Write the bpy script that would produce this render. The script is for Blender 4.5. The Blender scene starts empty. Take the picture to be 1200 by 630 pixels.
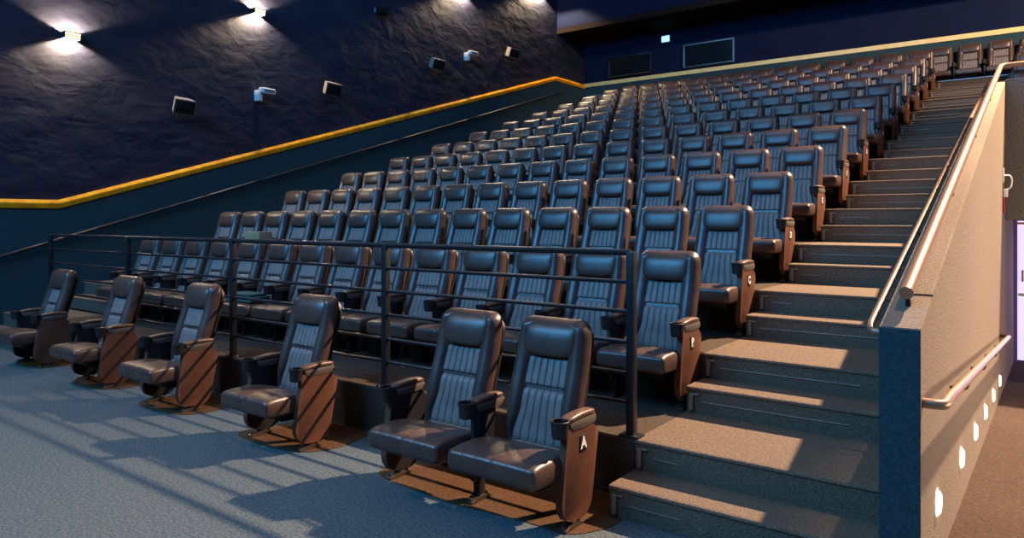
import bpy, bmesh, math, random
from mathutils import Vector, Matrix
random.seed(7)
SC = bpy.context.scene
COL = SC.collection
R, P = 0.35, 1.159                       # rise and depth of one seating tier
XWALL, YBACK = -9.785, 15.65
XIN, XOUT, YEND = 1.369, 1.523, -0.45    # half wall beside the stairs
XROW = -8.33                             # far end of the seat rows
YTUN = 6.1
def ytier(k): return 0.0 if k == 1 else -0.111 + P * (k - 1)

# ---------------------------------------------------------------- materials
def lin(r, g, b):
    f = lambda c: c / 12.92 if c <= 0.04045 else ((c + 0.055) / 1.055) ** 2.4
    return (f(r / 255), f(g / 255), f(b / 255), 1)

def mat(name, col, rough=0.6, metal=0.0, spec=0.5, col2=None, scale=40.0, bump=0.0, bscale=None, detail=4, emit=None, estr=0, contrast=(0.35, 0.65), coat=0.0):
    m = bpy.data.materials.new(name); m.use_nodes = True
    nt = m.node_tree; b = nt.nodes['Principled BSDF']
    b.inputs['Base Color'].default_value = col
    b.inputs['Roughness'].default_value = rough
    b.inputs['Metallic'].default_value = metal
    b.inputs['Specular IOR Level'].default_value = spec
    b.inputs['Coat Weight'].default_value = coat
    tc = nt.nodes.new('ShaderNodeTexCoord')
    if col2 is not None:
        n = nt.nodes.new('ShaderNodeTexNoise'); n.inputs['Scale'].default_value = scale; n.inputs['Detail'].default_value = detail
        r = nt.nodes.new('ShaderNodeValToRGB')
        r.color_ramp.elements[0].position, r.color_ramp.elements[1].position = contrast
        r.color_ramp.elements[0].color, r.color_ramp.elements[1].color = col, col2
        nt.links.new(tc.outputs['Object'], n.inputs['Vector']); nt.links.new(n.outputs['Fac'], r.inputs['Fac'])
        nt.links.new(r.outputs['Color'], b.inputs['Base Color'])
    if bump:
        n2 = nt.nodes.new('ShaderNodeTexNoise'); n2.inputs['Scale'].default_value = bscale or scale; n2.inputs['Detail'].default_value = detail
        bp = nt.nodes.new('ShaderNodeBump'); bp.inputs['Strength'].default_value = bump; bp.inputs['Distance'].default_value = 0.01
        nt.links.new(tc.outputs['Object'], n2.inputs['Vector']); nt.links.new(n2.outputs['Fac'], bp.inputs['Height'])
        nt.links.new(bp.outputs['Normal'], b.inputs['Normal'])
    if emit is not None:
        b.inputs['Emission Color'].default_value = emit; b.inputs['Emission Strength'].default_value = estr
    return m

M = {}
M['leather'] = mat('brown_leather', lin(66, 49, 43), 0.36, spec=0.65, col2=lin(78, 58, 50), scale=9, bump=0.12, bscale=160)
M['leather_pleat'] = mat('brown_leather_pleated', lin(112, 102, 98), 0.5, spec=0.45, col2=lin(126, 114, 108), scale=12, bump=0.12, bscale=160)
M['panel'] = mat('brown_vinyl_panel', lin(88, 55, 40), 0.5, spec=0.35, col2=lin(98, 61, 44), scale=14, bump=0.1, bscale=220)
M['plastic'] = mat('black_plastic', lin(30, 30, 32), 0.45, spec=0.4, bump=0.05, bscale=200)
M['armpad'] = mat('brown_arm_pad', lin(92, 66, 52), 0.4, spec=0.5, bump=0.08, bscale=140)
M['armgrey'] = mat('grey_brown_arm_body', lin(84, 76, 70), 0.5, spec=0.4, bump=0.05, bscale=200)
M['blacksteel'] = mat('black_painted_steel', lin(34, 38, 44), 0.35, spec=0.5, metal=0.3, bump=0.03, bscale=90)
M['footsteel'] = mat('bare_steel_foot', lin(110, 100, 88), 0.35, metal=0.8, bump=0.03, bscale=60)
M['bronze'] = mat('bronze_tube', lin(158, 124, 102), 0.36, metal=0.55, bump=0.02, bscale=60)
M['carpet'] = mat('grey_floor_carpet', lin(64, 76, 81), 0.95, spec=0.1, col2=lin(99, 106, 105), scale=60, bump=0.7, bscale=130, detail=6)
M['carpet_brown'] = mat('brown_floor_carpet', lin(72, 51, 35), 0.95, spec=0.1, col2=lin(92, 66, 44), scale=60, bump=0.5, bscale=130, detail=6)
M['stair'] = mat('stair_carpet', lin(92, 79, 67), 0.95, spec=0.1, col2=lin(120, 103, 87), scale=85, bump=0.7, bscale=110, detail=6)
M['tier'] = mat('tier_carpet', lin(62, 54, 48), 0.95, spec=0.1, col2=lin(82, 72, 62), scale=60, bump=0.5, bscale=110, detail=6)
M['wallcarpet'] = mat('wall_carpet', lin(112, 100, 88), 0.95, spec=0.1, col2=lin(132, 118, 104), scale=80, bump=0.6, bscale=100, detail=6)
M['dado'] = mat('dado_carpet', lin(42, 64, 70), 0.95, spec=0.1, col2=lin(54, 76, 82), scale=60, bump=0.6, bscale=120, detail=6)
M['gold'] = mat('golden_wood', lin(250, 178, 16), 0.4, spec=0.4, col2=lin(232, 140, 18), scale=6, bump=0.05)
M['white'] = mat('white_plastic', lin(222, 222, 218), 0.4, bump=0.02)
M['speaker'] = mat('grey_speaker_case', lin(150, 138, 126), 0.6, bump=0.05, bscale=80)
M['grille'] = mat('black_grille', lin(16, 15, 14), 0.8, spec=0.2, bump=0.3, bscale=300)
M['brownceil'] = mat('brown_soffit', lin(34, 26, 20), 0.9, spec=0.1, bump=0.1, bscale=20)
M['navy'] = mat('navy_paint', lin(10, 20, 46), 0.85, spec=0.2, col2=lin(12, 23, 52), scale=4, bump=0.1, bscale=20)
M['brass'] = mat('brass_louver', lin(196, 132, 40), 0.3, metal=0.7, bump=0.02)
M['glow'] = mat('lit_diffuser', lin(255, 240, 210), 0.5, emit=lin(255, 222, 160), estr=4)
M['steplens'] = mat('lit_step_lens', lin(255, 245, 225), 0.5, emit=lin(255, 236, 200), estr=5)
M['sign'] = mat('lit_sign_face', lin(220, 245, 250), 0.5, emit=lin(185, 240, 250), estr=0.9)
M['doorglow'] = mat('lit_door_glass', lin(230, 225, 245), 0.3, emit=lin(214, 206, 246), estr=0.85, col2=lin(215, 205, 240), scale=3)
M['purple'] = mat('violet_jamb', lin(120, 100, 200), 0.6)  # violet base colour of the door frame and passage end wall
M['orange'] = mat('orange_strip', lin(236, 140, 96), 0.5)
M['red'] = mat('red_tag', lin(190, 50, 70), 0.5)
M['khaki'] = mat('khaki_cardboard', lin(138, 126, 100), 0.85, bump=0.1, bscale=60)
M['teal'] = mat('teal_cloth', lin(44, 82, 84), 0.9, bump=0.3, bscale=40)
M['glassdark'] = mat('dark_port_glass', lin(14, 18, 20), 0.12, spec=0.6, bump=0.01)
M['bluegrey'] = mat('blue_grey_frame', lin(92, 122, 134), 0.4, metal=0.3)
M['nosing'] = mat('blue_grey_nosing', lin(128, 146, 158), 0.35, metal=0.6)
M['steelclip'] = mat('steel_clip', lin(146, 140, 128), 0.4, metal=0.6)
M['screen'] = mat('screen_white', lin(210, 210, 210), 0.8)

def stucco():
    m = mat('navy_stucco', lin(26, 30, 50), 0.72, spec=0.35)
    nt = m.node_tree; b = nt.nodes['Principled BSDF']
    tc = nt.nodes.new('ShaderNodeTexCoord')
    mp = nt.nodes.new('ShaderNodeMapping'); mp.inputs['Rotation'].default_value = (0.35, 0, 0); mp.inputs['Scale'].default_value = (1, 1, 1.8)
    n1 = nt.nodes.new('ShaderNodeTexNoise'); n1.inputs['Scale'].default_value = 1.7; n1.inputs['Detail'].default_value = 8; n1.inputs['Distortion'].default_value = 0.4
    n2 = nt.nodes.new('ShaderNodeTexVoronoi'); n2.inputs['Scale'].default_value = 2.3
    n3 = nt.nodes.new('ShaderNodeTexWave'); n3.inputs['Scale'].default_value = 0.9; n3.inputs['Distortion'].default_value = 9; n3.inputs['Detail'].default_value = 3
    a1 = nt.nodes.new('ShaderNodeMath'); a1.operation = 'MULTIPLY_ADD'; a1.inputs[1].default_value = 0.06
    a2 = nt.nodes.new('ShaderNodeMath'); a2.operation = 'MULTIPLY_ADD'; a2.inputs[1].default_value = 0.03
    bp = nt.nodes.new('ShaderNodeBump'); bp.inputs['Strength'].default_value = 0.7; bp.inputs['Distance'].default_value = 0.042
    L = nt.links.new
    L(tc.outputs['Object'], mp.inputs['Vector'])
    for n in (n1, n2, n3): L(mp.outputs['Vector'], n.inputs['Vector'])
    L(n2.outputs['Distance'], a1.inputs[0]); L(n1.outputs['Fac'], a1.inputs[2])
    L(n3.outputs['Fac'], a2.inputs[0]); L(a1.outputs[0], a2.inputs[2])
    L(a2.outputs[0], bp.inputs['Height']); L(bp.outputs['Normal'], b.inputs['Normal'])
    rp = nt.nodes.new('ShaderNodeValToRGB'); rp.color_ramp.elements[0].color = lin(20, 26, 48); rp.color_ramp.elements[1].color = lin(36, 38, 54)
    rp.color_ramp.elements[0].position = 0.35; rp.color_ramp.elements[1].position = 0.7
    L(n1.outputs['Fac'], rp.inputs['Fac']); L(rp.outputs['Color'], b.inputs['Base Color'])
    return m
M['stucco'] = stucco()

# ---------------------------------------------------------------- mesh helpers
def link(name, me, parent=None, loc=None):
    o = bpy.data.objects.new(name, me); COL.objects.link(o)
    if parent: o.parent = parent
    if loc: o.location = loc
    return o

def finish(bm, name, m, parent=None, smooth=True, angle=35):
    bmesh.ops.recalc_face_normals(bm, faces=bm.faces)
    me = bpy.data.meshes.new(name); bm.to_mesh(me); bm.free()
    me.materials.append(M[m] if isinstance(m, str) else m)
    if smooth:
        for p in me.polygons: p.use_smooth = True
        try: me.set_sharp_from_angle(angle=math.radians(angle))
        except Exception: pass
    return link(name, me, parent)

def loft(bm, rings, closed=True, cap=True):
    vs = [[bm.verts.new(p) for p in r] for r in rings]
    n = len(vs[0])
    for a, b in zip(vs, vs[1:]):
        for i in range(n if closed else n - 1):
            j = (i + 1) % n
            try: bm.faces.new((a[i], a[j], b[j], b[i]))
            except ValueError: pass
    if cap and closed:
        bm.faces.new(vs[0][::-1]); bm.faces.new(vs[-1])

def box(bm, c, s, bev=0.0, seg=2, rot=None):
    r = bmesh.ops.create_cube(bm, size=1)
    vs = r['verts']
    bmesh.ops.scale(bm, vec=s, verts=vs)
    if bev:
        es = list({e for v in vs for e in v.link_edges})
        rr = bmesh.ops.bevel(bm, geom=es, offset=bev, segments=seg, affect='EDGES', profile=0.5)
        vs = list({v for f in rr['faces'] for v in f.verts} | {v for v in vs if v.is_valid})
    if rot is not None: bmesh.ops.rotate(bm, cent=(0, 0, 0), matrix=rot, verts=vs)
    bmesh.ops.translate(bm, vec=c, verts=vs)

def prism_x(bm, pts, x0, x1, bev=0.0):
    a = [bm.verts.new((x0, y, z)) for y, z in pts]; b = [bm.verts.new((x1, y, z)) for y, z in pts]
    n = len(pts); fs = [bm.faces.new(a[::-1]), bm.faces.new(b)]
    for i in range(n):
        j = (i + 1) % n; fs.append(bm.faces.new((a[i], a[j], b[j], b[i])))
    if bev:
        es = list({e for f in fs[:2] for e in f.edges})
        bmesh.ops.bevel(bm, geom=es, offset=bev, segments=2, affect='EDGES', profile=0.5)

def prism_z(bm, pts, z0, z1):
    a = [bm.verts.new((x, y, z0)) for x, y in pts]; b = [bm.verts.new((x, y, z1)) for x, y in pts]
    n = len(pts); bm.faces.new(a[::-1]); bm.faces.new(b)
    for i in range(n):
        j = (i + 1) % n; bm.faces.new((a[i], a[j], b[j], b[i]))

def roundpoly(pts, r, seg=4):
    out = []; n = len(pts)
    for i in range(n):
        p = Vector(pts[i]); a = Vector(pts[i - 1]) - p; b = Vector(pts[(i + 1) % n]) - p
        rr = min(r, a.length * 0.45, b.length * 0.45)
        A = p + a.normalized() * rr; B = p + b.normalized() * rr
        for k in range(seg + 1):
            t = k / seg
            q = A * (1 - t) ** 2 + p * 2 * t * (1 - t) + B * t * t
            out.append((q.x, q.y))
    return out

def smoothpath(pts, r=0.06, seg=5):
    pts = [Vector(p) for p in pts]; out = [pts[0]]
    for i in range(1, len(pts) - 1):
        p = pts[i]; a = pts[i - 1] - p; b = pts[i + 1] - p
        rr = min(r, a.length * 0.45, b.length * 0.45)
        A = p + a.normalized() * rr; B = p + b.normalized() * rr
        for k in range(seg + 1):
            t = k / seg; out.append(A * (1 - t) ** 2 + p * 2 * t * (1 - t) + B * t * t)
    out.append(pts[-1]); return out

def tube(bm, pts, rad, sides=14):
    pts = [Vector(p) for p in pts]; rings = []
    up = Vector((0.13, 0.31, 0.94)).normalized(); prev = None
    for i, p in enumerate(pts):
        d = (pts[min(i + 1, len(pts) - 1)] - pts[max(i - 1, 0)]).normalized()
        if prev is None:
            u = d.cross(up); u = u.normalized() if u.length > 1e-3 else d.orthogonal().normalized()
        else:
            u = (prev - d * prev.dot(d)).normalized()
        prev = u; w = d.cross(u)
        rings.append([p + (u * math.cos(t) + w * math.sin(t)) * rad for t in (2 * math.pi * k / sides for k in range(sides))])
    loft(bm, rings)

def superring(cx, cy, a, b, n, N, plane, off):
    out = []
    for k in range(N):
        t = 2 * math.pi * k / N; c, s = math.cos(t), math.sin(t)
        u = cx + a * math.copysign(abs(c) ** (2 / n), c); v = cy + b * math.copysign(abs(s) ** (2 / n), s)
        out.append((off, u, v) if plane == 'x' else (u, off, v) if plane == 'y' else (u, v, off))
    return out

def simple(name, m, parent, builder, smooth=True, angle=35):
    bm = bmesh.new(); builder(bm); return finish(bm, name, m, parent, smooth, angle)

def structure(o): o['kind'] = 'structure'; return o
def tag(o, label, cat, group=None):
    o['label'] = label; o['category'] = cat
    if group: o['group'] = group
    return o
def empty(name, loc, label, cat, group=None):
    o = bpy.data.objects.new(name, None); COL.objects.link(o); o.location = loc; o.empty_display_size = 0.1
    return tag(o, label, cat, group)

# ---------------------------------------------------------------- the cinema seat (faces -y, floor at z = 0)
def lerp_table(T, z):
    if z <= T[0][0]: return T[0][1]
    for (a, p), (b, q) in zip(T, T[1:]):
        if z <= b:
            t = (z - a) / (b - a); return p + (q - p) * t
    return T[-1][1]
SPINE = [(0.34, 0.075), (0.42, 0.092), (0.50, 0.108), (0.58, 0.127), (0.66, 0.151), (0.74, 0.178), (0.82, 0.204), (0.90, 0.226), (0.98, 0.243), (1.06, 0.256)]
HALFW = [(0.34, 0.215), (0.45, 0.238), (0.60, 0.247), (0.80, 0.246), (0.92, 0.240), (1.06, 0.234)]
ZT = 1.055
def sstep(a, b, x):
    t = max(0, min(1, (x - a) / (b - a))); return t * t * (3 - 2 * t)

def insert_half(z):            # half width of the recessed pleated field
    return 0.138 + 0.034 * sstep(0.56, 0.40, z) - 0.006 * sstep(0.66, 0.84, z)

def backrest_bm(bm):
    zs = [0.34, 0.345, 0.355, 0.37] + [0.37 + (0.95 - 0.37) * k / 30 for k in range(1, 31)]
    zs += [0.965, 0.98, 0.995, 1.008, 1.02, 1.03, 1.038, 1.045, 1.05, 1.0535, 1.055]
    NF = 40
    rings = []
    for z in zs:
        y0 = lerp_table(SPINE, z); w = lerp_table(HALFW, z); th = 0.118
        ktop = 1.0; kt = 1.0
        if z > 0.985:
            q = min(1, (z - 0.985) / (ZT - 0.985)); qk = min(1, (z - 0.965) / (ZT - 0.965)); ktop = 1 - 0.30 * (1 - math.sqrt(max(0, 1 - qk ** 2.3)))
            kt = max(0.12, math.sqrt(max(0, 1 - q ** 3.0)))
        if z < 0.37:
            q = (0.37 - z) / 0.03; ktop = 1 - 0.06 * q * q; kt = 1 - 0.5 * q * q
        w *= ktop
        yc = y0 + 0.055; half = 0.058 * kt
        ring = []
        for i in range(NF + 1):
            u = -1 + 2 * i / NF; x = w * math.copysign(abs(u) ** 0.8, u)
            r = abs(x) / w
            edge = 1 - math.sqrt(max(0, 1 - max(0, (r - 0.78) / 0.22) ** 2.2))
            y = yc - half + half * 0.95 * edge
            if kt > 0.9:
                hw = insert_half(z)
                rec = sstep(hw + 0.016, hw - 0.006, abs(x)) * sstep(0.86, 0.838, z) * 1
                bol = math.exp(-((abs(x) - 0.188) / 0.035) ** 2) * 0.014 * sstep(0.36, 0.5, z)
                y += rec * 0.030 - bol
            y -= 0.010 * math.exp(-(x / 0.14) ** 4) * sstep(0.83, 0.88, z) * kt
            ring.append((x, y, z))
        for i in range(21):
            u = 1 - 2 * i / 20; x = w * math.copysign(abs(u) ** 0.7, u); r = abs(x) / w
            ring.append((x * 0.985, yc + half * (1 - 0.65 * max(0, (r - 0.7) / 0.3) ** 2.5) * 0.92, z))
        rings.append(ring)
    loft(bm, rings)

def headrest_bm(bm):
    rings = []; N = 36; NX = 28
    for i in range(NX + 1):
        u = -1 + 2 * i / NX; k = max(0.04, (1 - abs(u) ** 3.4) ** (1 / 2.2)); x = 0.186 * u
        ring = []
        for j in range(N):
            t = 2 * math.pi * j / N; c, s = math.cos(t), math.sin(t)
            zz = 0.943 + 0.100 * (0.40 + 0.60 * k) * math.copysign(abs(s) ** 0.62, s)
            yy = lerp_table(SPINE, zz) + 0.004 + 0.012 * sstep(1.0, 1.05, zz) - 0.042 * k * (1 - 0.5 * sstep(0.96, 1.05, zz)) * math.copysign(abs(c) ** 0.8, c)
            ring.append((x, yy, zz))
        rings.append(ring)
    loft(bm, rings)

def pleat_bm(bm, z0, z1, n):
    NX, NZ = 12 * n, 14
    F, B = [], []
    for j in range(NZ + 1):
        z = z0 + (z1 - z0) * j / NZ; hw = insert_half(z) + 0.002; q = j / NZ
        ez = 1 - min(1, min(q, 1 - q) / 0.10)
        fr, bk = [], []
        for i in range(NX + 1):
            u = i / NX; x = -hw + 2 * hw * u
            ph = (u * n) % 1.0
            pl = 0.0085 * (1 - abs(2 * ph - 1) ** 5)
            y = lerp_table(SPINE, z) + 0.020 - pl * (1 - 0.3 * ez) + 0.016 * ez ** 2
            fr.append(bm.verts.new((x, y, z))); bk.append(bm.verts.new((x, lerp_table(SPINE, z) + 0.045, z)))
        F.append(fr); B.append(bk)
    for j in range(NZ):
        for i in range(NX):
            bm.faces.new((F[j][i], F[j][i + 1], F[j + 1][i + 1], F[j + 1][i]))
            bm.faces.new((B[j][i], B[j + 1][i], B[j + 1][i + 1], B[j][i + 1]))
        bm.faces.new((F[j][0], F[j + 1][0], B[j + 1][0], B[j][0])); bm.faces.new((F[j][NX], B[j][NX], B[j + 1][NX], F[j + 1][NX]))
    for i in range(NX):
        bm.faces.new((F[0][i], B[0][i], B[0][i + 1], F[0][i + 1])); bm.faces.new((F[NZ][i], F[NZ][i + 1], B[NZ][i + 1], B[NZ][i]))

def shell_bm(bm):
    rings = []
    for k in range(22):
        z = 0.30 + (1.005 - 0.30) * k / 21; w = lerp_table(HALFW, z) * (0.93 if z < 0.96 else 0.93 - 3.0 * (z - 0.96))
        y = lerp_table(SPINE, z) + 0.055 + 0.058 * (0.8 if z < 0.98 else 0.8 - 6 * (z - 0.98))
        ring = [(w * (-1 + 2 * i / 12), y + 0.012 * (1 - (abs(-1 + 2 * i / 12)) ** 4), z) for i in range(13)]
        ring += [(w * (1 - 2 * i / 12), y + 0.022 + 0.012 * (1 - (abs(1 - 2 * i / 12)) ** 4), z) for i in range(13)]
        rings.append(ring)
    loft(bm, rings)

def cushion_bm(bm, hw):
    rings = []; NX = 56; N = 44
    for i in range(NX + 1):
        u = -1 + 2 * i / NX; x = hw * math.copysign(abs(u) ** 0.85, u); r = abs(x) / hw
        e = 1 - math.sqrt(max(0, 1 - max(0, (r - 0.86) / 0.14) ** 2.2))
        ph = ((x / hw * 0.5 + 0.5) * 6) % 1.0
        groove = max(0, 1 - min(ph, 1 - ph) / 0.06) if 0.1 < (x / hw * 0.5 + 0.5) < 0.9 else 0
        ring = []
        for j in range(N):
            t = 2 * math.pi * j / N; c, s = math.cos(t), math.sin(t)
            y = -0.12 + 0.222 * math.copysign(abs(c) ** 0.36, c) * (1 - 0.07 * e)
            z = 0.337 + 0.066 * math.copysign(abs(s) ** 0.38, s) * (1 - 0.4 * e)
            if s > 0: z += 0.012 * (1 - r ** 2) * (1 - ((y + 0.12) / 0.23) ** 2)
            if s > 0: z -= 0.035 * sstep(-0.10, 0.09, y)
            fr = sstep(-0.16, -0.26, y) * (1 if s > -0.6 else 0)
            z -= groove * 0.004 * fr * (s > 0); y += groove * 0.005 * fr * (c < -0.5)
            ring.append((x, y, z))
        rings.append(ring)
    loft(bm, rings)

def pan_bm(bm):
    pts = roundpoly([(-0.20, 0.29), (0.08, 0.29), (0.08, 0.235), (-0.02, 0.195), (-0.14, 0.20), (-0.20, 0.235)], 0.03)
    prism_x(bm, pts, -0.19, 0.17, 0.006)

PANEL = roundpoly([(-0.07, 0.545), (0.175, 0.528), (0.243, 0.468), (0.172, 0.12), (0.145, 0.065), (0.085, 0.038), (-0.05, 0.052), (-0.105, 0.082), (-0.128, 0.15)], 0.022)
PANEL2 = PANEL
def panel_bm(bm, xo, sgn):
    a, b = sorted((xo, xo - sgn * 0.042)); prism_x(bm, PANEL, a, b, 0.008)

def armpad_bm(bm, x):
    rings = []
    for k in range(15):
        t = k / 14; y = -0.062 + 0.275 * t
        sh = math.sin(math.pi * min(1, max(0.02, 0.5 + 0.0 * t))) * (1 - max(0, (t - 0.88) / 0.12) ** 2 * 0.5) * (1 - max(0, (0.12 - t) / 0.12) ** 2 * 0.35)
        zc = 0.575 + 0.010 * math.sin(math.pi * t) + 0.004 * t
        rings.append(superring(x, zc, 0.036 * sh, 0.017 * sh, 3.2, 20, 'y', y))
    loft(bm, rings)

def armbody_bm(bm, x):
    pts = roundpoly([(-0.058, 0.566), (0.205, 0.572), (0.212, 0.528), (0.10, 0.520), (-0.035, 0.524)], 0.012)
    prism_x(bm, pts, x - 0.034, x + 0.034, 0.006)

def cup_bm(bm, x):
    N = 28; cy = -0.104
    prof = [(0.0, 0.497), (0.036, 0.497), (0.042, 0.502), (0.047, 0.575), (0.051, 0.577), (0.051, 0.587), (0.048, 0.589), (0.043, 0.587), (0.040, 0.52), (0.0, 0.513)]
    rings = [[(x + max(r, 1e-4) * math.cos(2 * math.pi * k / N), cy + max(r, 1e-4) * math.sin(2 * math.pi * k / N), z) for k in range(N)] for r, z in prof]
    loft(bm, rings)

def support_bm(bm, x):
    prism_x(bm, roundpoly([(-0.05, 0.53), (0.15, 0.53), (0.10, 0.12), (-0.06, 0.12)], 0.02), x - 0.013, x + 0.013, 0.004)

def post_bm(bm, x):
    box(bm, (x, 0.01, 0.135), (0.045, 0.06, 0.25), 0.006)

def foot_bm(bm, x):
    prism_x(bm, roundpoly([(-0.09, 0.004), (0.09, 0.004), (0.09, 0.014), (0.04, 0.03), (-0.04, 0.03), (-0.09, 0.014)], 0.006, 2), x - 0.028, x + 0.028, 0.003)
    for yy in (-0.07, 0.07):
        bmesh.ops.create_cone(bm, cap_ends=True, segments=6, radius1=0.012, radius2=0.012, depth=0.014, matrix=Matrix.Translation((x, yy, 0.024)))

def letter_mesh(ch, size):
    cu = bpy.data.curves.new('letter', 'FONT'); cu.body = ch; cu.size = size; cu.align_x = 'CENTER'; cu.align_y = 'CENTER'; cu.extrude = 0.0015; cu.offset = 0.0035
    o = bpy.data.objects.new('letter_source', cu); COL.objects.link(o)
    dg = bpy.context.evaluated_depsgraph_get(); dg.update()
    me = bpy.data.meshes.new_from_object(o.evaluated_get(dg))
    bpy.data.objects.remove(o); bpy.data.curves.remove(cu)
    me.name = 'row_letter'; me.materials.clear(); me.materials.append(M['white'])
    return me

MESH = {}
def cached(key, name, m, builder, angle=35):
    if key not in MESH:
        o = simple(name, m, None, builder, True, angle); MESH[key] = o.data; bpy.data.objects.remove(o)
    return MESH[key]

def child(name, me, parent):
    o = bpy.data.objects.new(name, me); COL.objects.link(o); o.parent = parent; return o

LETTERS = {}
def add_arm(root, x, sgn, panel, letter=None, xo=None):
    a = child('armrest', cached(('armbody', x), 'armrest', 'armgrey', lambda bm: armbody_bm(bm, x)), root)
    child('arm_pad', cached(('armpad', x), 'arm_pad', 'armpad', lambda bm: armpad_bm(bm, x)), a)
    child('cup_holder', cached(('cup', x), 'cup_holder', 'plastic', lambda bm: cup_bm(bm, x)), a)
    p = child('pedestal', cached(('post', x), 'pedestal', 'plastic', lambda bm: post_bm(bm, x)), root)
    child('foot_plate', cached(('foot', x), 'foot_plate', 'footsteel', lambda bm: foot_bm(bm, x)), p)
    if panel:
        s = child('side_panel', cached(('panel', x, sgn), 'side_panel', 'panel', lambda bm: panel_bm(bm, xo, sgn)), root)
        if sgn < 0:
            child('inner_shade_sheet', cached(('shade_sheet', x), 'inner_shade_sheet', 'plastic', lambda bm: prism_x(bm, PANEL, xo + 0.043, xo + 0.05)), s)  # added black sheet standing in for shade on the panel's inner face
        if letter:
            pl = child('letter_plate', cached(('plate', x), 'letter_plate', 'plastic', lambda bm: box(bm, (xo + 0.0015, 0.075, 0.437), (0.005, 0.062, 0.088), 0.002)), s)
            if letter not in LETTERS: LETTERS[letter] = letter_mesh(letter, 0.082)
            lt = child('row_letter', LETTERS[letter], s)
            lt.rotation_euler = (math.radians(90), 0, math.radians(90)); lt.location = (xo + 0.0055, 0.075, 0.437)
            lt['label'] = 'white letter %s' % letter
    else:
        child('arm_support', cached(('support', x), 'arm_support', 'plastic', lambda bm: support_bm(bm, x)), root)

def seat_proto(hw):
    root = bpy.data.objects.new('cinema_seat', None); COL.objects.link(root); root.empty_display_size = 0.1
    b = child('backrest', cached('back', 'backrest', 'leather', backrest_bm, 60), root)
    child('headrest', cached('head', 'headrest', 'leather', headrest_bm, 60), b)
    child('pleated_panel', cached('pl1', 'pleated_panel', 'leather_pleat', lambda bm: pleat_bm(bm, 0.672, 0.838, 6), 50), b)
    child('pleated_panel', cached('pl2', 'pleated_panel', 'leather_pleat', lambda bm: pleat_bm(bm, 0.350, 0.660, 6), 50), b)
    child('back_shell', cached('shell', 'back_shell', 'plastic', shell_bm), b)
    child('seat_cushion', cached(('cush', hw), 'seat_cushion', 'leather', lambda bm: cushion_bm(bm, hw), 60), root)
    child('seat_pan', cached('pan', 'seat_pan', 'plastic', pan_bm), root)
    return root

def copy_tree(o, parent=None):
    c = o.copy(); COL.objects.link(c)
    if parent: c.parent = parent
    for ch in list(o.children): copy_tree(ch, c)
    return c

ORD = ['first', 'second', 'third', 'fourth', 'fifth', 'sixth', 'seventh', 'eighth', 'ninth', 'tenth', 'eleventh', 'twelfth', 'thirteenth', 'fourteenth', 'fifteenth', 'sixteenth', 'seventeenth', 'eighteenth']
PITCH, X0, NROW = 0.58, -0.30, 14
LX, RX = -0.29, 0.228                      # armrest axes of a row seat; the aisle end panel is at 0.27
used = set()
inner = seat_proto(0.252); add_arm(inner, LX, -1, False)
def place(src, x, y, z, label, group, rz=0):
    o = src if src.name not in used else copy_tree(src)
    used.add(src.name); o.location = (x, y, z); o.rotation_euler = (0, 0, rz)
    tag(o, label, 'cinema seat', group); return o

rowlist = 'BCDEFGHIJKLM'
for k, L in enumerate(rowlist, 1):
    z = R * k; y = 0.841 + P * (k - 1)
    g = 'brown leather seats in row %s' % L
    for i in range(NROW):
        x = X0 - PITCH * i
        if i == 0:
            s = seat_proto(0.252); add_arm(s, LX, -1, False); add_arm(s, RX + 0.012, 1, True, L, 0.27)
            where = {'B': 'behind the black railing', 'C': 'one tier above the railing'}.get(L, 'beside the stairs')
            place(s, x, y, z, 'brown aisle seat with white letter %s on its end panel, %s' % (L, where), g)
        elif i == NROW - 1:
            s = seat_proto(0.252); add_arm(s, LX + 0.012, -1, True, None, LX - 0.02)
            place(s, x, y, z, 'brown leather seat at the far wall end of the row lettered %s' % L, g)
        else:
            place(inner, x, y, z, 'brown leather seat in the row lettered %s, %s in from the stair aisle' % (L, ORD[i]), g)

# row A on the flat floor: one pair and four single seats
HA = 0.318
a_pair = seat_proto(0.29); add_arm(a_pair, -0.345, -1, False); add_arm(a_pair, HA - 0.03, 1, True, 'A', HA)
place(a_pair, -0.3775, -0.55, 0, 'brown leather seat with white letter A on its panel, at the foot of the stairs', 'front row floor seats')
a_left = seat_proto(0.278); add_arm(a_left, -0.36, -1, True, None, -0.385)
place(a_left, -1.02, -0.55, 0, 'brown leather floor seat joined to the one lettered A', 'front row floor seats')
single = seat_proto(0.28); add_arm(single, -HA + 0.03, -1, True, None, -HA); add_arm(single, HA - 0.03, 1, True, None, HA)
for x, yy, lab in ((-2.5785, -0.55, 'lone brown floor seat in front of the railing, next to the joined pair'),
               (-4.2265, -0.51, 'lone brown floor seat, second of the four single ones counted from the joined pair'),
               (-5.68, -0.50, 'lone brown floor seat, third single one from the joined pair, before the railing'),
               (-7.26, -0.49, 'lone brown floor seat nearest the wall with the long handrail')):
    place(single, x, yy, 0, lab, 'front row floor seats')

# back row against the rear wall, running on across the head of the stairs
YN = 15.35 - 0.24
nseat = seat_proto(0.24); add_arm(nseat, -0.285, -1, False)
for j in range(-15, 3):
    x = 0.474 + 0.57 * j
    if j < 0: lab = 'brown back row seat under the pale strip, %s from the stair head' % ORD[-j - 1]
    else: lab = 'brown back row seat facing straight down the stairs, ' + ['above their railing-free side', 'in the middle of the stair width', 'over the top of the handrail'][j]
    place(nseat, x, YN, 13 * R, lab, 'back row seats along the rear wall')

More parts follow.
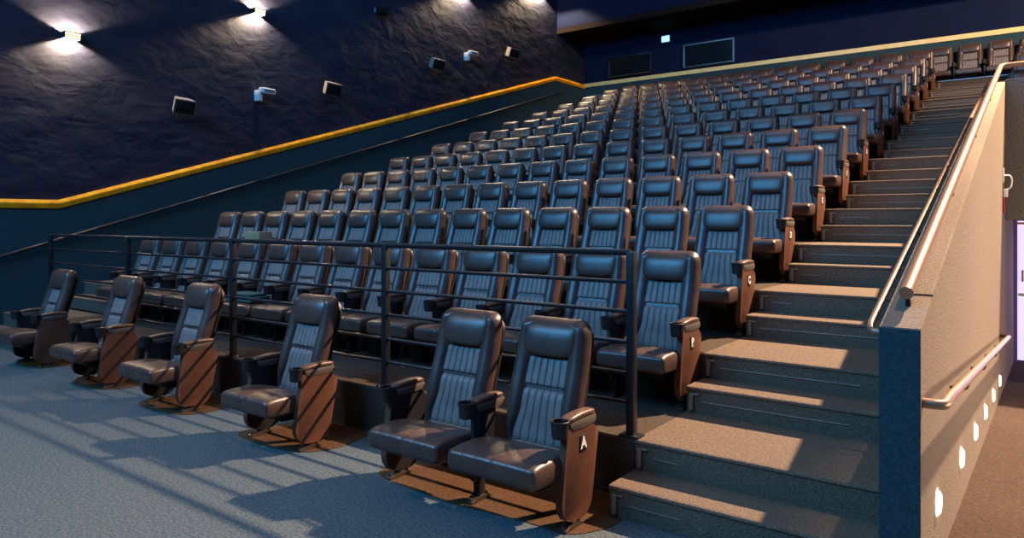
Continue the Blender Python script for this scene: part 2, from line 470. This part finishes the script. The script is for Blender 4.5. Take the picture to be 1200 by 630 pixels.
# block on the other side of the stairs, above the passage
for k, lab in ((8, 'brown seat just above the grey parapet, lowest one beyond the handrails'), (9, 'brown seat beyond the thick handrail, second tier above the parapet'),
               (10, 'brown seat beyond the thick handrail, third tier above the parapet'), (11, 'brown seat beyond the thick handrail, fourth tier above the parapet'),
               (12, 'brown seat beyond the handrails, last tier below the back row')):
    s = seat_proto(0.252); add_arm(s, -0.26, -1, True, None, -0.29); add_arm(s, 0.29, 1, False)
    place(s, 1.66, 0.841 + P * (k - 1), R * k, lab, 'seats above the passage')

# ---------------------------------------------------------------- the setting
def st(name, m, builder, smooth=False): return structure(simple(name, m, None, builder, smooth))

st('floor', 'carpet', lambda bm: (box(bm, ((XWALL + 12) / 2, -8.2, -0.1), (12 - XWALL, 16.4, 0.2))))
def ramp(bm):
    prism_x(bm, [(0.0, 0.0), (0.5, 0.0), (8.6, -0.335), (8.6, -0.6), (0.0, -0.6)], XOUT, 5.0)
st('floor_ramp', mat('passage_carpet', lin(56, 44, 38), 0.95, spec=0.1, col2=lin(74, 59, 50), scale=45, bump=0.6, bscale=100, detail=6), ramp)
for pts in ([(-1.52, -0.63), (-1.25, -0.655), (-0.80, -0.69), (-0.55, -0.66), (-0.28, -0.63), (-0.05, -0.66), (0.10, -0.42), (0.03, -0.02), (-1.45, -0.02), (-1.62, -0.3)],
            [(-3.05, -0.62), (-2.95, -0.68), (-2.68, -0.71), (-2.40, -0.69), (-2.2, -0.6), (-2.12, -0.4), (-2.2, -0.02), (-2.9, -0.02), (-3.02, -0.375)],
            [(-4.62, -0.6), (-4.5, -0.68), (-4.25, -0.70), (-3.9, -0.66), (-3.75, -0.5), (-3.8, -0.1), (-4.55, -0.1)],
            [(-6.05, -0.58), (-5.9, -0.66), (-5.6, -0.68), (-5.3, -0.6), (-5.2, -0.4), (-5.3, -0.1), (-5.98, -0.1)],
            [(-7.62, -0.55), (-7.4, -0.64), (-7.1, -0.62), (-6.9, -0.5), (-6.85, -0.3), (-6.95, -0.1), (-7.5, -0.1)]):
    st('floor_brown_patch', 'carpet_brown', lambda bm: prism_z(bm, roundpoly(pts, 0.12), 0.0, 0.004))  # thin brown patches added over the carpet under the front seats

for k in range(1, 14):
    y0, y1 = ytier(k), ytier(k + 1) if k < 13 else YBACK
    x0, x1 = (XROW, 0.0) if k < 13 else (XWALL, 4.5)
    def tier(bm):
        if k < 13:
            prism_x(bm, [(y0, R * k - 0.012), (y0 + 0.012, R * k), (y1, R * k), (y1, R * k - 0.5), (y0, R * k - 0.5)], x0, x1)
        else:
            prism_x(bm, [(y0, R * k - 0.012), (y0 + 0.012, R * k), (y1, R * k), (y1, R * k - 0.5), (y0, R * k - 0.5)], x0, x1)
    st('floor_tier', 'tier', tier)
    if 6 < k < 13:
        st('floor_tier', 'tier', lambda bm: prism_x(bm, [(max(y0, YTUN + 0.16), R * k), (y1, R * k), (y1, R * k - 0.42), (max(y0, YTUN + 0.16), R * k - 0.42)], XIN + 0.02, 4.5))

def stair_profile():
    pts = []
    for k in range(1, 14):
        yk, zk = ytier(k), R * k; yb = yk - 0.3
        for y, z in ((yb, zk - R / 2), (yk, zk)):
            pts += [(y + 0.012, pts[-1][1] if pts else 0.0), (y + 0.006, z - 0.03), (y - 0.004, z - 0.016), (y + 0.001, z - 0.004), (y + 0.014, z)]
    pts[0] = (ytier(1) - 0.288, 0.0)
    y1 = ytier(13) + 0.1
    pts += [(y1, 13 * R), (y1, 13 * R - 0.5), (0.9, -0.3), (ytier(1) - 0.288, -0.05)]
    return pts
SP = stair_profile()
st('floor_stairs', 'stair', lambda bm: prism_x(bm, SP, 0.001, XIN + 0.005))
st('floor_wall_steps', 'stair', lambda bm: prism_x(bm, SP, XWALL, XROW - 0.001))
# small steel clip and thin strip at the aisle end of each riser
for k in range(1, 14):
    yk, zk = ytier(k), R * k
    for yy, zz in ((yk - 0.3, zk - R / 2), (yk, zk)):
        o = st('trim_clip', 'steelclip', lambda bm: (box(bm, (0.035, yy - 0.002, zz - 0.098), (0.026, 0.016, 0.115), 0.003), box(bm, (0.06, yy - 0.002, zz - 0.048), (0.05, 0.012, 0.012), 0.003)))
        a = 0.10 + 0.05 * random.random(); b = a + random.choice((0.15, 0.3, 0.6, 0.3, 0.9))
        st('trim_riser_strip', 'steelclip', lambda bm: box(bm, ((a + b) / 2, yy + 0.009, zz - 0.095), (b - a, 0.012, 0.006), 0.001))
st('trim_top_nosing', 'nosing', lambda bm: box(bm, (XIN / 2, ytier(13) + 0.0, 13 * R + 0.004), (XIN, 0.035, 0.02), 0.004))

# half wall beside the stairs, then the passage wall
def halfwall(bm):
    sl = 0.3075
    top = lambda y: 1.183 + sl * (y - YEND)
    prism_x(bm, [(YEND, -0.05), (YEND, top(YEND)), (YTUN, top(YTUN)), (YTUN, -0.6)], XIN, XOUT, 0.006)
st('wall_half', 'wallcarpet', halfwall)
st('wall_end_shade_panel', 'dado', lambda bm: box(bm, ((XIN + XOUT) / 2, YEND - 0.004, 0.565), (XOUT - XIN, 0.008, 1.228), 0.003))  # added panel, its teal standing in for the blue light on the end face
st('trim_cap_joint', 'tier', lambda bm: box(bm, ((XIN + XOUT) / 2 + 0.03, -0.10, 1.183 + 0.3075 * 0.35 + 0.001), (0.10, 0.008, 0.008), 0, rot=Matrix.Rotation(math.atan(0.3075), 3, 'X')))
st('wall_passage', 'wallcarpet', lambda bm: prism_x(bm, [(YTUN, -0.6), (YTUN, 2.45), (8.75, 3.1), (8.75, -0.6)], XIN + 0.02, XOUT))
st('wall_lintel', mat('grey_wall_carpet', lin(92, 88, 84), 0.95, spec=0.1, col2=lin(112, 107, 102), scale=60, bump=0.6, bscale=90, detail=6), lambda bm: box(bm, (XOUT + 1.75, YTUN + 0.08, (1.63 + 3.22) / 2), (3.5, 0.16, 3.22 - 1.63), 0.004))
st('ceiling_passage', 'tier', lambda bm: box(bm, (XOUT + 1.75, 7.5, 1.69), (3.5, 2.7, 0.12)))
st('wall_passage_far', 'wallcarpet', lambda bm: box(bm, (5.05, 4.3, 1.3), (0.1, 8.9, 3.8)))
st('wall_passage_end', 'purple', lambda bm: box(bm, (4.2, 8.7, 0.7), (1.6, 0.16, 2.1)))

# lit door at the end of the passage
YD = 8.42
d = structure(empty('door_1', (XOUT, YD, -0.33), 'bright glass door at the end of the passage', 'door'))
for kk in ('label', 'category'): del d[kk]
simple('door_panel', 'doorglow', d, lambda bm: box(bm, (0.93, 0.03, 0.985), (1.84, 0.04, 1.93), 0.004))
simple('door_frame', 'purple', d, lambda bm: (box(bm, (0.02, 0.03, 0.98), (0.04, 0.1, 1.96), 0.004), box(bm, (1.87, 0.03, 0.98), (0.04, 0.1, 1.96), 0.004)))
simple('top_strip', 'orange', d, lambda bm: box(bm, (0.93, -0.0, 1.915), (1.8, 0.02, 0.03), 0.003))
simple('push_bar', 'white', d, lambda bm: box(bm, (0.9, -0.02, 0.93), (1.7, 0.03, 0.04), 0.006))
simple('door_handle', 'bronze', d, lambda bm: tube(bm, smoothpath([(0.10, 0.02, 1.12), (0.10, -0.06, 1.12), (0.10, -0.06, 1.26), (0.10, 0.02, 1.26)], 0.03), 0.012))

# left wall: navy stucco above the strip, carpet dado below
ZL, ZH, YA, YB = 1.865, 5.80, 0.707, 13.97
st('wall_left', 'stucco', lambda bm: box(bm, (XWALL - 0.15, (-16.4 + YBACK) / 2, 4.7), (0.3, YBACK + 16.4, 10.4)))
st('wall_left_dado', 'dado', lambda bm: prism_x(bm, [(-16.4, 0.0), (-16.4, ZL), (YA, ZL), (YB, ZH), (YBACK, ZH), (YBACK, 4.3), (13.5, 4.3), (0.6, 0.0)], XWALL - 0.02, XWALL + 0.02))
def strip(bm, pts, x, hh, th):
    n = len(pts); rings = []
    for (y, z) in pts:
        rings.append([(x, y, z - hh), (x + th * 0.75, y, z - hh), (x + th, y, z - hh * 0.2), (x + th, y, z + hh * 0.2), (x + th * 0.55, y, z + hh), (x, y, z + hh)])
    loft(bm, rings)
st('trim_left', 'gold', lambda bm: strip(bm, [(-16.4, ZL), (YA, ZL), (YB, ZH), (YBACK, ZH)], XWALL + 0.0, 0.062, 0.055), False)
st('wall_back', 'navy', lambda bm: box(bm, (1.1, YBACK + 0.15, 4.7), (22.2, 0.3, 10.4)))
st('wall_back_dado', 'dado', lambda bm: box(bm, (1.1, YBACK - 0.005, 5.1), (21.8, 0.03, 1.36)))
st('trim_back', mat('pale_gold_wood', lin(250, 222, 140), 0.4, col2=lin(240, 206, 118), scale=5), lambda bm: box(bm, (1.1, YBACK - 0.02, 5.83), (21.8, 0.05, 0.12), 0.012))
st('ceiling_soffit', 'brownceil', lambda bm: box(bm, (1.1, (14.1 + YBACK) / 2 + 0.05, 7.22), (21.8, YBACK - 14.0, 0.16)))
st('wall_fascia', 'navy', lambda bm: box(bm, (1.1, 14.2, 8.6), (21.8, 0.2, 2.64)))
st('ceiling', 'brownceil', lambda bm: box(bm, (1.1, -0.4, 9.95), (22.2, 32.4, 0.2)))
st('wall_right', 'navy', lambda bm: box(bm, (12.15, -0.4, 4.7), (0.3, 32.4, 10.4)))
st('wall_front', 'navy', lambda bm: box(bm, (1.1, -16.5, 4.7), (22.2, 0.2, 10.4)))

# projection ports in the rear wall
def port(x0, x1, z0, z1, n):
    w = structure(empty('window_%d' % n, ((x0 + x1) / 2, YBACK, (z0 + z1) / 2), 'x', 'x'))
    for kk in ('label', 'category'): del w[kk]
    W, H = (x1 - x0), (z1 - z0)
    def fr(bm):
        for cx, cz, sx, sz in ((-W / 2, 0, 0.045, H + 0.045), (W / 2, 0, 0.045, H + 0.045), (0, -H / 2, W, 0.045), (0, H / 2, W, 0.045)):
            box(bm, (cx, -0.03, cz), (sx, 0.06, sz), 0.006)
    simple('window_frame', 'bluegrey' if n == 2 else 'blacksteel', w, fr)
    simple('window_pane', 'glassdark', w, lambda bm: box(bm, (0, -0.012, 0), (W, 0.02, H)))
    simple('window_sill', 'armpad' if n == 1 else 'bluegrey', w, lambda bm: box(bm, (0, -0.07, -H / 2 - 0.0), (W, 0.14, 0.02), 0.004))
port(-8.896, -7.5, 5.975, 6.555, 1)
port(-6.462, -5.026, 5.965, 6.60, 2)
s = empty('exit_sign', (-7.013, YBACK - 0.01, 6.878), 'small lit cyan-white box sign on the rear wall above the ports', 'sign')
simple('sign_case', 'white', s, lambda bm: box(bm, (0, -0.03, 0), (0.27, 0.05, 0.20), 0.006))
simple('sign_face', 'sign', s, lambda bm: box(bm, (0, -0.058, 0), (0.24, 0.008, 0.17), 0.002))

# ---------------------------------------------------------------- railings and handrails
rl = empty('railing', (0, 0.05, R), 'long black steel railing with posts and thin rails in front of row B', 'railing')
POSTS = (-8.28, -6.24, -4.19, -2.135, -0.043)
for px in POSTS:
    def post(bm): box(bm, (px, 0, 0.545), (0.05, 0.05, 1.09), 0.004); box(bm, (px, 0, 0.006), (0.13, 0.09, 0.012), 0.003)
    simple('post', 'blacksteel', rl, post)
for zz in (1.085, 0.91, 0.735, 0.555, 0.37, 0.195):
    rr = 0.02 if zz > 1 else 0.013
    simple('rail', 'blacksteel', rl, lambda bm: tube(bm, [(POSTS[0], 0, zz), (POSTS[-1], 0, zz)], rr, 10))

def handrail(name, label, pts, rad, brackets, bdir, mt='bronze', blen=0.09, bend=0.08):
    h = empty(name, pts[0], label, 'handrail'); o = Vector(pts[0])
    simple('rail_tube', mt, h, lambda bm: tube(bm, smoothpath([Vector(p) - o for p in pts], bend), rad))
    for b in brackets:
        bv = Vector(b) - o; dv = Vector(bdir)
        simple('bracket', 'blacksteel', h, lambda bm: tube(bm, smoothpath([bv, bv + Vector((0, 0, -0.05)), bv + Vector((0, 0, -0.05)) + dv * blen], 0.03), 0.009, 8))
    return h
def onl(a, b, y):
    t = (y - a[1]) / (b[1] - a[1]); return (a[0] + (b[0] - a[0]) * t, y, a[2] + (b[2] - a[2]) * t)
A, B = (1.446, -0.278, 1.312), (1.446, 6.85, 3.515)
h = handrail('stair_handrail', 'thick bronze handrail standing on top of the carpeted half wall', [A, B, (5.0, 6.85, 3.515)], 0.029, [], (0, 0, -1))
for yy in (-0.22, 1.5, 3.2, 4.9, 6.2):
    b = onl(A, B, yy)
    simple('bracket', 'blacksteel', h, lambda bm: box(bm, (0, b[1] - A[1], b[2] - A[2] - 0.06), (0.02, 0.035, 0.09), 0.004))
A, B = (1.150, 0.58, 1.058), (1.150, 9.55, 3.74)
handrail('stair_handrail', 'thinner bronze handrail on the stair side of the half wall',
         [(1.375, 0.51, 1.02), (1.16, 0.51, 1.025), A, B, (1.375, 9.6, 3.75)], 0.0195, [onl(A, B, y) for y in (0.6, 2.3, 4.0, 5.7)], (1, 0, 0), bend=0.05)
A, B = (1.60, 0.10, 0.845), (1.60, 5.1, 0.445)
handrail('passage_handrail', 'bronze handrail along the passage side of the half wall above the step lights',
         [(1.515, -0.40, 0.875), (1.60, -0.40, 0.875), (1.60, -0.15, 0.868), A, B, (1.515, 5.25, 0.43)], 0.021, [onl(A, B, y) for y in (0.6, 1.8, 3.0, 4.2)], (-1, 0, 0))
A, B = (XWALL + 0.09, -3.0, 1.127 - 0.307 * 2.97), (XWALL + 0.09, 14.2, 5.42)
A = (A[0], -1.5, 1.127 - 0.302 * 1.47)
handrail('wall_handrail', 'long dark handrail climbing the far side wall below the yellow strip', [A, B], 0.027, [onl(A, B, 0.6 + 1.55 * i) for i in range(9)], (-1, 0, 0), 'blacksteel')

# ---------------------------------------------------------------- wall fittings
def sconce(y, z, label, gain=1.0):
    s = empty('wall_sconce', (XWALL, y, z), label, 'wall lamp', 'up and down wall lamps')
    simple('housing', 'blacksteel', s, lambda bm: (box(bm, (0.08, -0.105, 0), (0.16, 0.006, 0.10)), box(bm, (0.08, 0.105, 0), (0.16, 0.006, 0.10)), box(bm, (0.004, 0, 0), (0.006, 0.21, 0.08))))
    simple('diffuser', 'glow', s, lambda bm: box(bm, (0.158, 0, 0), (0.006, 0.204, 0.09)))
    for zz in (0.036, -0.008, -0.044):
        simple('louver', 'brass', s, lambda bm: box(bm, (0.165, 0, zz), (0.014, 0.214, 0.016), 0.003))
    l = bpy.data.lights.new('sconce_bulb', 'POINT'); l.energy = SCONCE_W * gain; l.color = (1.0, 0.74, 0.48); l.shadow_soft_size = 0.012
    lo = bpy.data.objects.new('sconce_bulb', l); COL.objects.link(lo); lo.parent = s; lo.location = (0.075, 0, 0)
SCONCE_W = 230
sconce(0.846, 4.36, 'glowing brass up-and-down wall lamp over the floor end of the navy wall')
sconce(3.994, 5.441, 'glowing brass up-and-down wall lamp, second up the navy wall')
sconce(9.789, 7.30, 'glowing wall lamp high on the navy wall, third along from the floor end', 1.5)
sconce(13.15, 8.15, 'glowing wall lamp highest on the navy wall by the ceiling drop', 2.0)

def speaker(y, z, label, case='speaker', k=1.0):
    s = empty('wall_speaker', (XWALL, y, z), label, 'speaker', 'loudspeakers on the navy wall')
    rot = Matrix.Rotation(math.radians(20), 3, 'Y') @ Matrix.Rotation(math.radians(-12), 3, 'Z')
    def body(bm):
        a = [(-0.10, -0.12), (0.12, -0.17), (0.12, 0.17), (-0.10, 0.12)]
        vs = [[bm.verts.new(rot @ Vector((x * k, yy * k, zz * k)) + Vector((0.22, 0, 0))) for x, yy in a] for zz in (-0.12, 0.12)]
        bm.faces.new(vs[0][::-1]); bm.faces.new(vs[1])
        for i in range(4):
            j = (i + 1) % 4; bm.faces.new((vs[0][i], vs[0][j], vs[1][j], vs[1][i]))
        bmesh.ops.bevel(bm, geom=bm.edges[:], offset=0.008, segments=2, affect='EDGES')
    simple('cabinet', case, s, body)
    g = []
    def gr(bm):
        box(bm, (0.126 * k, 0, 0), (0.02, 0.31 * k, 0.215 * k), 0.004)
        bmesh.ops.rotate(bm, cent=(0, 0, 0), matrix=rot, verts=bm.verts[:]); bmesh.ops.translate(bm, vec=(0.22, 0, 0), verts=bm.verts[:])
    simple('grille', 'grille', s, gr)
    simple('wall_mount', 'blacksteel', s, lambda bm: (box(bm, (0.01, 0, 0), (0.02, 0.08, 0.12), 0.003), tube(bm, [(0.01, 0, 0), (0.16, 0, 0.0)], 0.018, 8)))
speaker(2.493, 3.525, 'boxy loudspeaker on the navy wall nearest the floor end')
speaker(5.567, 4.256, 'boxy loudspeaker on the navy wall, second up from the floor end')
speaker(8.625, 5.282, 'boxy loudspeaker on the navy wall, third up, below the high wall lamp')
speaker(11.568, 6.087, 'boxy loudspeaker on the navy wall, last one before the rear corner')
s = empty('wall_box', (XWALL, 7.064, 6.166), 'small dark box fixed high on the navy wall between the lamp pools', 'wall box')
simple('case', 'grille', s, lambda bm: box(bm, (0.10, 0, 0), (0.14, 0.30, 0.14), 0.01, rot=Matrix.Rotation(0.15, 3, 'X')))
simple('wall_mount', 'bluegrey', s, lambda bm: box(bm, (0.02, -0.1, 0), (0.05, 0.14, 0.10), 0.006))
for y, z, lab, k in ((4.083, 3.962, 'white angled wall fixture between the two lower loudspeakers', 1.0), (9.984, 5.751, 'white angled wall fixture between the two upper loudspeakers', 1.0)):
    s = empty('wall_fixture', (XWALL, y, z), lab, 'wall fixture', 'white angled wall fixtures')
    simple('stem', 'white', s, lambda bm: (box(bm, (0.07, -0.07, -0.05), (0.14, 0.09, 0.20), 0.012)))
    simple('arm', 'white', s, lambda bm: box(bm, (0.16, 0.06, 0.045), (0.10, 0.30, 0.10), 0.015))
    simple('lens', 'bluegrey', s, lambda bm: box(bm, (0.213, 0.07, 0.045), (0.008, 0.22, 0.05), 0.004))

# step lights low on the passage side of the half wall
for i, (y, z) in enumerate(((0.055, 0.321), (1.14, 0.243), (2.079, 0.175), (2.99, 0.118), (3.95, 0.062), (4.92, 0.02))):
    s = empty('step_light', (XOUT - 0.003, y, z), 'lit oval step light low on the passage wall, %s from the open end' % ORD[i], 'step light', 'step lights along the passage')
    N = 22
    def lens(bm, sx, a, b):
        rings = []
        for q, xx in ((1.0, 0.0), (0.97, sx * 0.6), (0.75, sx * 0.92), (0.3, sx)):
            rings.append([(xx, a * q * math.cos(2 * math.pi * t / N), b * q * math.sin(2 * math.pi * t / N)) for t in range(N)])
        loft(bm, rings)
    simple('bezel', 'white', s, lambda bm: lens(bm, 0.008, 0.075, 0.068))
    simple('lens', 'steplens', s, lambda bm: lens(bm, 0.022, 0.062, 0.056))
    l = bpy.data.lights.new('step_bulb', 'POINT'); l.energy = 0.22; l.color = (1.0, 0.85, 0.62); l.shadow_soft_size = 0.03
    lo = bpy.data.objects.new('step_bulb', l); COL.objects.link(lo); lo.parent = s; lo.location = (0.07, 0, 0)

s = empty('wall_hook', (XOUT, 5.60, 2.05), 'white wall bracket with a looped arm and red tag by the passage opening', 'wall bracket')
simple('back_plate', 'white', s, lambda bm: box(bm, (0.006, 0, 0.06), (0.012, 0.05, 0.16), 0.004))
simple('loop', 'white', s, lambda bm: tube(bm, smoothpath([(0.01, 0, 0.06), (0.07, 0, 0.06), (0.085, 0, 0.0), (0.07, 0, -0.08), (0.03, 0, -0.09)], 0.04), 0.008, 8))
simple('holder', 'white', s, lambda bm: box(bm, (0.025, 0, -0.13), (0.045, 0.06, 0.09), 0.01))
simple('tag', 'red', s, lambda bm: box(bm, (0.012, 0, -0.26), (0.018, 0.03, 0.18), 0.004))

# things left on the seats
bx = tag(simple('cardboard_box', 'khaki', None, lambda bm: box(bm, (0, 0, 0.18), (0.34, 0.20, 0.36), 0.008)), 'khaki cardboard box on a seat cushion in the row lettered C', 'box')
bx.location = (-6.60, 1.93, 0.70 + 0.412)
def cloth(bm):
    for i, (w, h, dx) in enumerate(((0.46, 0.03, 0), (0.43, 0.028, 0.012), (0.40, 0.026, -0.01))):
        box(bm, (dx, 0, 0.016 + 0.03 * i), (w, 0.26 - 0.02 * i, h), 0.012, 3)
cl = tag(simple('folded_cloth', 'teal', None, cloth), 'dark teal folded cloth lying on a seat cushion behind the railing', 'cloth')
cl.location = (-4.94, 0.70, 0.35 + 0.414)

# ---------------------------------------------------------------- light
def lamp(name, typ, loc, energy, color, target=None, **kw):
    l = bpy.data.lights.new(name, typ); l.energy = energy; l.color = color
    for a, b in kw.items(): setattr(l, a, b)
    o = bpy.data.objects.new(name, l); COL.objects.link(o); o.location = loc
    if target is not None:
        o.rotation_euler = (Vector(target) - Vector(loc)).to_track_quat('-Z', 'Y').to_euler()
    return o
WARM = (1.0, 0.70, 0.47)
lamp('house_light_warm', 'SPOT', (3.85, 8.6, 9.0), 21000, WARM, (2.9, 2.8, 0.8), spot_size=math.radians(76), spot_blend=0.9, shadow_soft_size=0.13)
lamp('rear_warm_fill', 'SPOT', (5.0, 9.4, 8.6), 3000, WARM, (1.0, 13.6, 5.0), spot_size=math.radians(84), spot_blend=0.6, shadow_soft_size=0.13)  # added unseen warm fill for the stair head and back row
lamp('screen_side_blue', 'AREA', (-5.0, -8.0, 8.5), 1420, (0.10, 0.47, 1.0), (-3.5, 2.5, 1.0), shape='RECTANGLE', size=9.0, size_y=4.0)
lamp('side_blue_fill', 'AREA', (9.5, -3.0, 7.5), 140, (0.04, 0.22, 1.0), (-6.0, 6.0, 5.0), shape='RECTANGLE', size=5.0, size_y=3.0)  # added unseen blue fill to tint the left wall navy
lamp('floor_warm_fill', 'SPOT', (-6.5, -4.5, 8.5), 750, WARM, (-4.5, -2.6, 0.0), spot_size=math.radians(62), spot_blend=0.8, shadow_soft_size=0.3)  # added unseen spot warming the front floor and cushion tops
lamp('upper_blue_fill', 'AREA', (-5.0, 4.5, 9.4), 260, (0.12, 0.47, 1.0), (-5.0, 11.0, 4.2), shape='RECTANGLE', size=7.0, size_y=2.0)  # added unseen blue fill for the upper rows
lamp('overhead_warm_fill', 'AREA', (1.0, 3.0, 9.75), 260, (1.0, 0.72, 0.52), (1.0, 3.5, 0.0), shape='RECTANGLE', size=11.0, size_y=14.0)  # added broad warm fill from above, no visible lamp
lamp('passage_light', 'AREA', (2.6, 8.2, 1.0), 14, (0.45, 0.28, 1.0), (2.2, 5.0, 0.0), shape='RECTANGLE', size=1.4, size_y=1.2)
PW = (1.0, 0.76, 0.58)
for yy, e in ((0.0, 800), (2.6, 1300), (5.0, 1300)):
    lamp('passage_downlight', 'SPOT', (3.0, yy, 8.8), e, PW, (3.0, yy + 0.1, 0.0), spot_size=math.radians(29), spot_blend=0.35, shadow_soft_size=0.06)
lamp('passage_low_fill', 'AREA', (4.9, 2.4, 0.75), 165, PW, (1.5, 2.4, 0.9), shape='RECTANGLE', size=4.5, size_y=0.6)  # added unseen low fill brightening the passage side of the half wall

w = bpy.data.worlds.new('World'); SC.world = w; w.use_nodes = True
w.node_tree.nodes['Background'].inputs[0].default_value = (0.03, 0.10, 0.30, 1); w.node_tree.nodes['Background'].inputs[1].default_value = 0.3

# ---------------------------------------------------------------- camera
cd = bpy.data.cameras.new('camera'); cam = bpy.data.objects.new('camera', cd); COL.objects.link(cam)
cam.location = (1.951, -3.791, 1.625); cam.rotation_euler = (math.radians(90), 0, 0.643)
cd.sensor_width = 36; cd.lens = 845.24 / 1200 * 36; cd.shift_y = -(315 - 258.13) / 1200; cd.clip_end = 100; cd.clip_start = 0.05
SC.camera = cam
vs = SC.view_settings; vs.view_transform = 'Standard'; vs.look = 'None'; vs.exposure = 0.32; vs.gamma = 1; vs.use_curve_mapping = False
try: SC.cycles.use_denoising = True
except Exception: pass
